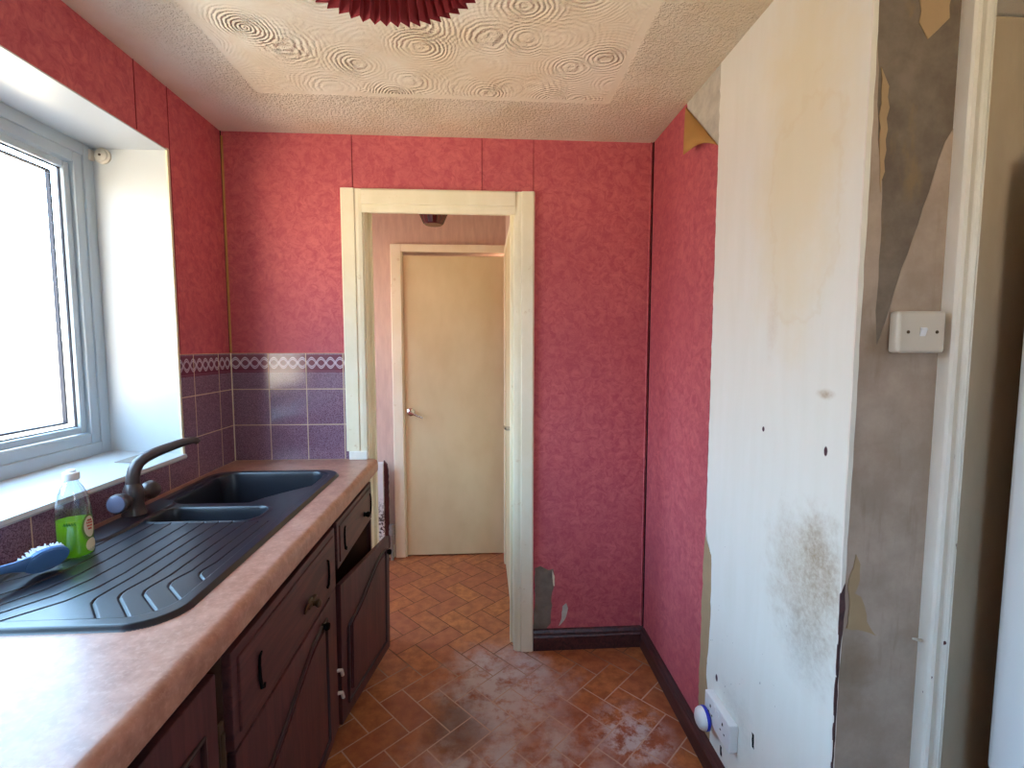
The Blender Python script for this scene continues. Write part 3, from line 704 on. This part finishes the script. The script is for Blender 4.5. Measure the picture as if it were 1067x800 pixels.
def axis_pts(a, b, st): k_ = int(round((b - a) / st)); return [a + (b - a) * i / k_ for i in range(k_ + 1)]
xs = axis_pts(SX0, SX1, .0012); ys = axis_pts(SY0, SY1, .0020)
verts = []; idx = {}; faces = []
for i, x in enumerate(xs):
    for j, y in enumerate(ys):
        if sdf_rr(x, y, SCX, SCY, SHX, SHY, .085) < .0012:
            idx[i, j] = len(verts); verts.append((x, y, WZ + sink_z(x, y)))
for i in range(len(xs) - 1):
    for j in range(len(ys) - 1):
        kk = ((i, j), (i + 1, j), (i + 1, j + 1), (i, j + 1))
        if all(t in idx for t in kk): faces.append([idx[t] for t in kk])
me = bpy.data.meshes.new('basin'); me.from_pydata(verts, [], faces); me.materials.append(M['sink_composite']); me.shade_smooth()
sink = thing('kitchen_sink', 'dark grey composite one-and-a-half bowl sink with grooved drainer set in worktop', 'sink', (SCX, SCY, WZ))
o = bpy.data.objects.new('basin', me); C.objects.link(o); o.parent = sink; o.matrix_parent_inverse = Matrix.Translation((-SCX, -SCY, -WZ))
for (cx_, cy_, zb) in ((-.80, 1.70, WZ - .1435), (-.792, 1.412, WZ - .1125)):
    o = MB().lathe([(0, 0), (.012, 0), (.014, .0025), (.026, .003), (.030, 0)], 24, Matrix.Translation((cx_ - SCX, cy_ - SCY, zb - WZ + .0005))).build('drain', 'dull_steel', sink, 40)

# ---- tap: brown monobloc with two lever knobs and a swan spout
tap = thing('mixer_tap', 'brown mixer tap with two round knobs and curved spout over the sink', 'tap', (-1.0, 1.408, WZ + .0092))
MB().lathe([(0, 0), (.030, 0), (.031, .004), (.027, .012), (.024, .03), (.026, .055), (.024, .075), (.019, .088), (.016, .092), (0, .092)], 32).build('body', 'tap_brown', tap, 50)
spc = [(0, .086), (.001, .110), (.006, .130), (.016, .147), (.032, .159), (.056, .169), (.084, .177), (.112, .184), (.138, .189), (.156, .190), (.166, .188), (.171, .182)]
spp = [(h_ * .62, h_ * .80, z_) for h_, z_ in spc]
MB().tube(spp, [.0175, .0170, .0165, .0160, .0155, .0150, .0142, .0132, .0122, .0112, .0104, .0100], 18).build('spout', 'tap_brown', tap, 50)
def knob(sgn, tilt):
    R_ = Matrix.Translation((0, 0, .052)) @ Matrix.Rotation(sgn * tilt, 4, 'X')
    return R_
for (dirv, nm) in (((.10, -1, .10), 'n'), ((.05, 1, .10), 'f')):
    dv = Vector(dirv).normalized(); rot = Vector((0, 0, 1)).rotation_difference(dv).to_matrix().to_4x4()
    mx = Matrix.Translation((0, 0, .046)) @ rot
    kb = MB().lathe([(0, .010), (.013, .010), (.014, .036), (.020, .044), (.026, .052), (.0275, .064), (.0265, .074), (.022, .077), (0, .077)], 28, mx).build('knob', 'tap_brown', tap, 45)
    MB().lathe([(0, .0765), (.0228, .0765), (.0225, .079), (.018, .0805), (0, .0808)], 28, mx).build('cap', 'tap_cap', kb, 45)['label'] = 'pale grey cap'

# ---- washing-up liquid bottle
bt = thing('washing_up_bottle', 'clear washing-up liquid bottle part full of bright green liquid on the drainer', 'bottle', (-.946, 1.142, WZ + .0045), (0, 0, math.radians(20)))
bprof = [(0, .001), (.030, 0), (.038, .004), (.040, .012), (.0385, .05), (.0385, .09), (.036, .120), (.031, .145), (.023, .163), (.0150, .174), (.0135, .180), (.0135, .188)]
MB().lathe(bprof, 40, None, .88, .66).build('bottle_body', 'bottle_plastic', bt, 60)
MB().lathe([(0, .003), (.0285, .0025), (.036, .006), (.038, .013), (.0367, .05), (.0367, .088), (.0, .088)], 40, None, .88, .66).build('green_liquid', 'green_liquid', bt, 50)
MB().lathe([(0, .203), (.008, .203), (.009, .199), (.0150, .197), (.0160, .193), (.0160, .182), (.0148, .180), (0, .180)], 28).build('cap', 'white_plastic', bt, 40)
def on_bottle(phi, z, off=.0008):
    k_ = 1.0; r = .0385; return Vector(((r * .88 + off) * math.cos(phi), (r * .66 + off) * math.sin(phi), z))
def patch(cphi, cz, rw, rh, off, n_=28):
    """oval label wrapped on the bottle's side"""
    t = bmesh.new(); rings = []
    for k_ in range(5):
        rr = k_ / 4
        rings.append([t.verts.new(on_bottle(cphi + rr * rw * math.cos(2 * PI * i / n_), cz + rr * rh * math.sin(2 * PI * i / n_), off)) for i in range(n_)] if k_ else [t.verts.new(on_bottle(cphi, cz, off))])
    for i in range(n_): t.faces.new((rings[0][0], rings[1][i], rings[1][(i + 1) % n_]))
    for a, b in zip(rings[1:], rings[2:]):
        for i in range(n_): t.faces.new((a[i], b[i], b[(i + 1) % n_], a[(i + 1) % n_]))
    m_ = MB(); m_._add(t); return m_
PH = math.radians(-26)
lab = patch(PH, .068, .50, .031, .0008).build('label', 'label_green', bt, 60)
patch(PH, .070, .38, .025, .0012).build('label_panel', 'label_cream', lab, 60)
tx = MB()
for (za, half) in ((.084, .16), (.078, .22), (.071, .20), (.064, .14)):
    for q_ in range(4):
        a0 = PH - half + q_ * half * .5; tx.tube([on_bottle(a0, za, .0016), on_bottle(a0 + half * .18, za + .003, .0016), on_bottle(a0 + half * .32, za - .001, .0016)], .0009, 5)
tx.build('label_print', 'label_red', lab)
patch(PH + .1, .026, .42, .016, .0010).build('label_strip', 'label_cream', bt, 60)
tx = MB()
for q_ in range(5):
    a0 = math.radians(-108) + q_ * .13; tx.tube([on_bottle(a0, .080, .0012), on_bottle(a0 + .05, .085, .0012), on_bottle(a0 + .10, .079, .0012)], .0012, 5)
tx.build('front_print', 'dark_green_print', bt)

# ---- washing-up brush
br = thing('washing_up_brush', 'blue plastic washing-up brush with white bristles lying on the drainer', 'brush', (-.938, 1.055, WZ + .0375))
bz = Vector((-.80, .34, .50)).normalized()                # the way the bristles point
bx_ = Vector((.13, 1.0, .03)); bx_ = (bx_ - bz * bx_.dot(bz)).normalized(); by_ = bz.cross(bx_)
BM = Matrix((bx_, by_, bz)).transposed().to_4x4()
t = bmesh.new()
outl = []
for i in range(36):
    a = 2 * PI * i / 36; outl.append((  .040 * math.cos(a), .032 * math.sin(a)))
hd = MB().prism(outl, 2, -.010, .002, BM, bev=.003)
hd_o = hd.build('head', 'brush_blue', br, 50)
hpts = [Vector((-.030, 0, -.004)), Vector((-.055, 0, -.002)), Vector((-.085, 0, .001)), Vector((-.13, 0, .002)), Vector((-.19, 0, .002)), Vector((-.235, 0, -.002))]
hm = MB()
t = bmesh.new(); rows = []
for p, w_, th in zip(hpts, (.021, .013, .0095, .0085, .010, .008), (.006, .0055, .005, .005, .005, .004)):
    rows.append([t.verts.new(BM @ (p + Vector((0, w_ * math.cos(2 * PI * k_ / 14), th * math.sin(2 * PI * k_ / 14))))) for k_ in range(14)])
for a, b in zip(rows, rows[1:]):
    for i in range(14): t.faces.new((a[i], a[(i + 1) % 14], b[(i + 1) % 14], b[i]))
t.faces.new(rows[0]); t.faces.new(list(reversed(rows[-1])))
bmesh.ops.recalc_face_normals(t, faces=list(t.faces)); hm._add(t)
hm.build('handle', 'brush_blue', br, 60)
bs = MB(); rd = random.Random(4)
for ring, nn in ((0, 1), (.25, 6), (.5, 11), (.75, 16), (.95, 22)):
    for i in range(nn):
        a = 2 * PI * i / nn + ring; x_, y_ = ring * .035 * math.cos(a), ring * .023 * math.sin(a)
        for r_ in range(5):
            jx, jy = rd.uniform(-.003, .003), rd.uniform(-.003, .003)
            p0 = BM @ Vector((x_, y_, .001)); p1 = BM @ Vector((x_ * 1.12 + jx, y_ * 1.12 + jy, .014 + .008 * (1 - ring * ring) + rd.uniform(-.002, .002)))
            bs.tube([p0, p1], [.0016, .0011], 5)
o = bs.build('bristles', 'bristle_white', br); o['kind'] = 'stuff'

# ---- base cabinets: carcase, drawer front with carved scrolls, door with a shaped panel
CX = -.486; CB = -.505
def carcase(parent, y0_, y1_):
    m = MB()
    for ya_, yb_ in ((y0_, y0_ + .018), (y1_ - .018, y1_)):          # gables, notched to clear the bowls
        m.prism([(XB + .01, .10), (CB, .10), (CB, WZ - .060), (-.565, WZ - .060), (-.565, .735), (XB + .01, .735)], 1, ya_, yb_)
    m.box((XB + .01, y0_, .10), (CB, y1_, .118))
    m.box((XB + .012, y0_, .10), (XB + .018, y1_, .735)); m.box((CB - .02, y0_, WZ - .084), (CB, y1_, WZ - .060))
    m.box((CB - .06, y0_, 0), (CB - .045, y1_, .10)); m.build('carcase', 'carcase', parent)
def fluted_front(y0_, y1_, z0_, z1_, mx=None, x=CX, mat=None):
    return MB().box((x - .019, y0_, z0_), (x, y1_, z1_), .004, 2, mx)
def door_relief(m, y0_, y1_, z0_, z1_, x=CX, mx=None):
    """raised half-arched panel: a bead following the arch plus the fielded centre"""
    f = .050
    path = [(y0_ + f, z0_ + f)]
    ya, yb, zt, zl = y0_ + f, y1_ - f, z1_ - .040, z1_ - .165
    path.append((ya, zl - .01))
    for i in range(1, 14):
        t_ = i / 14; path.append((ya + (yb - ya) * t_ * .93, zl + (zt - zl) * (t_ * t_ * (3 - 2 * t_))))
    path += [(yb, zt), (yb, z0_ + f)]
    cy_ = sum(p[0] for p in path) / len(path); cz_ = sum(p[1] for p in path) / len(path)
    m.prism([(cy_ + (p[0] - cy_) * .88, cz_ + (p[1] - cz_) * .90) for p in path], 0, x - .004, x + .009, mx, .004)
    pts3 = [Vector((x + .0005, p[0], p[1])) for p in path] + [Vector((x + .0005, path[0][0], path[0][1]))]
    if mx is not None: pts3 = [mx @ p for p in pts3]
    return MB().tube(pts3, .0070, 8)
def scroll(y, z, s, x=CX):
    """dark carved hook-shaped flourish at a drawer's end"""
    pts_ = [(x + .001, y + s * .010, z + .045), (x + .001, y + s * .001, z + .040), (x + .001, y - s * .003, z + .02), (x + .001, y - s * .002, z - .01), (x + .001, y + s * .004, z - .034), (x + .001, y + s * .014, z - .040), (x + .001, y + s * .020, z - .033)]
    return MB().tube(pts_, [.002, .003, .0035, .004, .004, .0035, .002], 8)
def pull(y, z, parent, x=CX):
    m = MB()
    m.lathe([(0, 0), (.017, 0), (.016, .003), (.008, .005), (.006, .014), (.011, .020), (.012, .026), (.008, .030), (0, .031)], 20, Matrix.Translation((x, y, z)) @ Matrix.Rotation(PI / 2, 4, 'Y'))
    m.tube([(x + .003, y - .048, z - .004), (x + .004, y - .030, z + .006), (x + .004, y, z), (x + .004, y + .030, z + .006), (x + .003, y + .048, z - .004)], [.002, .005, .007, .005, .002], 8)
    return m.build('handle', 'old_brass', parent, 50)
# nearest unit
cab = thing('base_cabinet', 'dark oak cabinet nearest the camera under the worktop, tall plain door', 'cabinet', group='dark oak base cabinets under the worktop')
carcase(cab, .20, .862)
m = fluted_front(.215,   .858, .11, .806); rl = door_relief(m, .215, .858, .11, .76); dd = m.build('door', 'dark_oak', cab, 35); rl.build('groove_shade_bead', 'groove_shade', dd, 60)
m = MB().box((CX - .006, .860, .61), (CX, .876, .70), .002); m.tube([(CX, .868, .60), (CX, .868, .68)], .005, 10); m.build('hinge', 'old_brass', cab, 40)
# middle unit, under the drainer
cab = thing('base_cabinet', 'dark oak cabinet in the middle with scroll-carved drawer front over door', 'cabinet', group='dark oak base cabinets under the worktop')
carcase(cab, .908, 1.566)
dr = fluted_front(.908, 1.560, .605, .808); dr.box((CX - .004, .930, .628), (CX + .005, 1.540, .787), .004)
dr = dr.build('drawer', 'dark_oak_rail', cab, 35)
scroll(1.010, .695, 1, CX + .006).build('carved_scroll', 'black_hole', dr, 60); scroll(1.470, .695, -1, CX + .006).build('carved_scroll', 'black_hole', dr, 60)
pull(1.312, .685, dr, CX + .005)
m = fluted_front(.912, 1.500, .11, .598); rl = door_relief(m, .912, 1.500, .11, .598); dd = m.build('door', 'dark_oak', cab, 35); rl.build('groove_shade_bead', 'groove_shade', dd, 60)
MB().lathe([(0, 0), (.010, 0), (.007, .006), (.012, .014), (.010, .022), (0, .024)], 18, Matrix.Translation((CX, 1.415, .555)) @ Matrix.Rotation(PI / 2, 4, 'Y')).build('knob', 'black_hole', dd, 50)
MB().box((CB, 1.505, .11), (CX - .004, 1.566, .60), .002).build('stile', 'dark_oak', cab)
for zz in (.30, .22):
    MB().tube([(CX - .006, 1.560, zz + .012), (CX + .008, 1.566, zz + .010), (CX + .010, 1.572, zz - .012)], .006, 8).build('hinge', 'ivory_plastic', cab, 50)
# far unit: drawer front, an empty slot, and a dropped door standing ajar
cab = thing('base_cabinet', 'dark oak cabinet at far end with open black gap and sagging ajar door', 'cabinet', group='dark oak base cabinets under the worktop')
carcase(cab, 1.578, D - .030)
dr = fluted_front(1.586, D - .032, .650, .812); dr.box((CX - .004, 1.606, .668), (CX + .005, D - .050, .795), .004)
dr = dr.build('drawer', 'dark_oak_rail', cab, 35)
scroll(1.650, .728, 1, CX + .006).build('carved_scroll', 'black_hole', dr, 60); scroll(2.035, .728, -1, CX + .006).build('carved_scroll', 'black_hole', dr, 60)
MB().lathe([(0, 0), (.010, 0), (.007, .006), (.012, .014), (.010, .022), (0, .024)], 18, Matrix.Translation((CX + .005, 1.93, .718)) @ Matrix.Rotation(PI / 2, 4, 'Y')).build('knob', 'black_hole', dr, 50)
HM = Matrix.Translation((CX, 1.584, 0)) @ Matrix.Rotation(math.radians(-9.5), 4, 'Z') @ Matrix.Rotation(math.radians(-1.6), 4, 'X') @ Matrix.Translation((-CX, -1.584, 0))
m = fluted_front(1.584, 2.046, .095, .590, HM); rl = door_relief(m, 1.584, 2.046, .095, .590, CX, HM); dd = m.build('door', 'dark_oak', cab, 35); rl.build('groove_shade_bead', 'groove_shade', dd, 60)
mx = HM @ Matrix.Translation((CX, 2.005, .535)) @ Matrix.Rotation(PI / 2, 4, 'Y')
MB().lathe([(0, 0), (.010, 0), (.007, .006), (.012, .014), (.010, .022), (0, .024)], 18, mx).build('knob', 'black_hole', dd, 50)
MB().box((CB, D - .050, .11), (CX - .002, D - .031, .645), .002).build('stile', 'dark_oak', cab)

# rusty speckled panel by the hall wall, seen past the worktop's end
bd = thing('speckled_panel', 'white painted panel with rusty speckles standing against the hall wall past worktop end', 'panel', (-.66, 3.075, 0))
n = NT('chipped_paint', .5, .4)
cp = n.sm(n.noise(n.P, 55, 5, .65), .50, .53); cp = n.math('MULTIPLY', cp, n.sm(n.xyz(n.P)[2], .48, .25))
n.col(n.mix(cp, srgb(226, 222, 216), srgb(84, 62, 54))); M['chipped_paint'] = n.m
MB().box((-.16, -.014, 0), (.024, .014, .655), .004).build('panel_face', 'chipped_paint', bd)
e = ragged([(.024, .085), (.052, .085), (.052, .60), (.045, .64), (.024, .665)], .02, .002, 41)
MB().prism(e, 1, .0, .020).build('panel_edge', 'dark_oak', bd)['label'] = 'bare reddish-brown edge'
pp = thing('pipe_stub', 'short grey pipe with valve at foot of the hall wall, left of hall door', 'pipe', (-.594, 3.085, 0))
MB().tube([(0, 0, 0), (0, 0, .10), (.002, 0, .20)], .011, 12).build('pipe', 'pipe_grey', pp, 50)
MB().lathe([(.012, .17), (.020, .175), (.021, .20), (.017, .212), (.020, .22), (.018, .24), (0, .243)], 16).build('valve', 'pipe_grey', pp, 40)

# ---- pleated pendant shade over the kitchen
ls = thing('pendant_lampshade', 'pleated maroon lampshade hanging from the swirled ceiling', 'lampshade', (-.156, .782, 1.995))
NP = 54; t = bmesh.new(); rows = []
for (r, z, amp) in ((.060, .165, .004), (.098, .112, .008), (.135, .056, .011), (.170, .0, .014)):
    rows.append([t.verts.new(((r + amp * (1 if i % 2 else -1)) * math.cos(PI * i / NP), (r + amp * (1 if i % 2 else -1)) * math.sin(PI * i / NP), z + (.004 * (1 if i % 2 else -1) if z == 0 else 0))) for i in range(2 * NP)])
for a, b in zip(rows, rows[1:]):
    for i in range(2 * NP): t.faces.new((a[i], a[(i + 1) % (2 * NP)], b[(i + 1) % (2 * NP)], b[i]))
m = MB(); m._add(t); sh = m.build('pleated_shade', 'shade_fabric', ls)
m = MB(); m.tube([(.060 * math.cos(2 * PI * i / 24), .060 * math.sin(2 * PI * i / 24), .165) for i in range(25)], .002, 6)
for i in range(3): m.tube([(.060 * math.cos(2 * PI * i / 3), .060 * math.sin(2 * PI * i / 3), .165), (.016 * math.cos(2 * PI * i / 3), .016 * math.sin(2 * PI * i / 3), .172)], .0015, 6)
m.build('ring', 'dull_steel', ls)
MB().lathe([(.012, .225), (.017, .215), (.019, .17), (.021, .155), (.016, .145), (0, .145)], 20).build('lamp_holder', 'white_plastic', ls, 40)
MB().lathe([(.012, .146), (.014, .125), (.026, .095), (.030, .072), (.024, .050), (.010, .041), (0, .040)], 24).build('bulb', 'white_plastic', ls, 60)
MB().tube([(0, 0, .222), (0, 0, .285)], .003, 8).build('cord', 'white_plastic', ls)

# ---- hall ceiling light: small dark red tapered glass bowl
hl_ = thing('hall_light', 'small dark red tapered bowl light seen under the doorway head', 'ceiling light', (-.248, 2.55, 2.025))
t = bmesh.new(); nn = 16; rows = []
for (r, z) in ((.0, 0), (.044, 0), (.050, .006), (.074, .060), (.086, .110)):
    rows.append([t.verts.new((r * math.cos(2 * PI * i / nn), r * math.sin(2 * PI * i / nn), z)) for i in range(nn)] if r else [t.verts.new((0, 0, 0))])
for i in range(nn): t.faces.new((rows[0][0], rows[1][(i + 1) % nn], rows[1][i]))
for a, b in zip(rows[1:], rows[2:]):
    for i in range(nn): t.faces.new((a[i], a[(i + 1) % nn], b[(i + 1) % nn], b[i]))
m = MB(); m._add(t); m.build('bowl', 'hall_glass_red', hl_)
MB().lathe([(.0, .255), (.05, .255), (.05, .245), (.02, .235), (.014, .12), (.0, .11)], 24).build('stem', 'dull_steel', hl_, 40)
m = MB()
for i in range(nn): m.tube([(.0505 * math.cos(2 * PI * i / nn), .0505 * math.sin(2 * PI * i / nn), .006), (.0745 * math.cos(2 * PI * i / nn), .0745 * math.sin(2 * PI * i / nn), .060), (.0865 * math.cos(2 * PI * i / nn), .0865 * math.sin(2 * PI * i / nn), .110)], .0015, 5)
m.build('ribs', 'old_brass', hl_)

# ---- light switch on the grey wall
sw = thing('light_switch', 'ivory single light switch on the bare grey wall beside the white door frame', 'light switch', (.866, YC - .001, 1.4265))
MB().box((-.050, -.026, -.0415), (.050, 0, .0415), .007, 3).build('plate', 'ivory_plastic', sw, 50)
MB().prism([(-.027, -.0065), (-.031, .0065), (-.0275, .009), (-.0255, -.009)], 0, -.006, .006).build('rocker', 'white_plastic', sw)
for sx in (-1, 1):
    MB().lathe([(0, 0), (.0034, 0), (.0034, .0008), (0, .001)], 14, Matrix.Translation((sx * .030, -.0258, 0)) @ Matrix.Rotation(PI / 2, 4, 'X')).build('screw', 'old_brass', sw)

# ---- low socket on the white wall with a round plug-in, dark gouges
so = thing('wall_socket', 'white double socket box low on the stained white wall', 'socket', (XR - .0012, 1.357, .245))
MB().box((-.028, -.078, -.045), (0, .078, .042), .004, 2).build('socket_box', 'white_plastic', so, 50)
for cy_ in (-.038, .038):
    m = MB(); m.box((-.0286, cy_ - .003, .010), (-.0276, cy_ + .003, .019)); m.box((-.0286, cy_ - .014, -.012), (-.0276, cy_ - .008, -.008)); m.box((-.0286, cy_ + .008, -.012), (-.0276, cy_ + .014, -.008))
    m.build('outlet', 'black_hole', so)
for cy_ in (-.012, .012): MB().box((-.031, cy_ - .006, .018), (-.027, cy_ + .006, .034), .001).build('rocker', 'white_plastic', so)
pk = thing('plug_in_dome', 'round white dome with a blue rim plugged in at the low socket', 'plug-in', (XR - .030, 1.412, .205))
mxp = Matrix.Rotation(-PI / 2, 4, 'Y')
MB().lathe([(0, 0), (.030, 0), (.036, .004), (.0365, .012), (.034, .014)], 32, mxp).build('rim', 'blue_plastic', pk, 50)['label'] = 'blue rim'
MB().lathe([(.0345, .0135), (.034, .020), (.030, .028), (.020, .034), (.008, .036), (0, .0362)], 32, mxp).build('dome', 'white_plastic', pk, 50)
for (y_, z_, l_) in ((1.205, .305, .040), (1.372, .125, .030)):
    e = ragged([(y_ - .006, z_ - l_ / 2), (y_ + .004, z_ - l_ / 2), (y_ + .007, z_ + l_ / 2), (y_ - .003, z_ + l_ / 2)], .01, .0015, int(y_ * 100))
    tag(MB().prism(e, 0, XR - .0018, XR - .0006).build('plaster_gouge', 'black_hole'), 'black gouge in the white wall just right of the low socket' if y_ < 1.3 else 'black gouge in the white wall under the low socket', 'gouge')

# ---- nail and blind bracket
m = MB(); m.tube([(.936, YC - .004, .774), (.915, YC - .014, .782), (.897, YC - .020, .789)], [.004, .0035, .002], 8)
tag(m.build('bent_nail', 'ivory_plastic', smooth=50), 'small bent pale nail sticking out low on grey wall by the door frame', 'nail')
bb = thing('blind_bracket', 'round cream roller blind bracket in the top corner of the window recess', 'bracket', (-1.275, WY1 - .004, 2.037))
mxb = Matrix.Rotation(PI / 2, 4, 'X')
MB().lathe([(0, 0), (.026, 0), (.026, .006), (.020, .009), (.019, .014), (.010, .017), (0, .017)], 28, mxb).build('disc', 'ivory_plastic', bb, 40)
MB().lathe([(0, .0165), (.004, .0165), (.004, .0185), (0, .0185)], 14, mxb).build('pin', 'old_brass', bb)
MB().box((-.045, -.020, -.018), (-.026, 0, .018), .004).build('clip', 'ivory_plastic', bb, 40)

# ---- fridge-freezer at the right edge, its front towards the window
fz = thing('fridge_freezer', 'tall white fridge-freezer front with rounded edge at far right of view', 'fridge', (1.072, .605, 0))
MB().box((.055, -.285, .03), (.63, .285, 1.78), .008).build('body', 'fridge_white', fz, 40)
for (a, b) in ((.06, .487), (.494, 1.775)):
    dd = MB().box((0, -.292, a), (.050, .292, b), .016, 5).build('door', 'fridge_white', fz, 50)
    MB().box((.049, -.28, a + .02), (.056, .28, b - .02)).build('seal', 'gasket', dd)
for sx in (.1, .55):
    for sy in (-.24, .24): MB().lathe([(0, 0), (.018, 0), (.018, .032), (0, .032)], 14, Matrix.Translation((sx, sy, 0))).build('foot', 'gasket', fz)
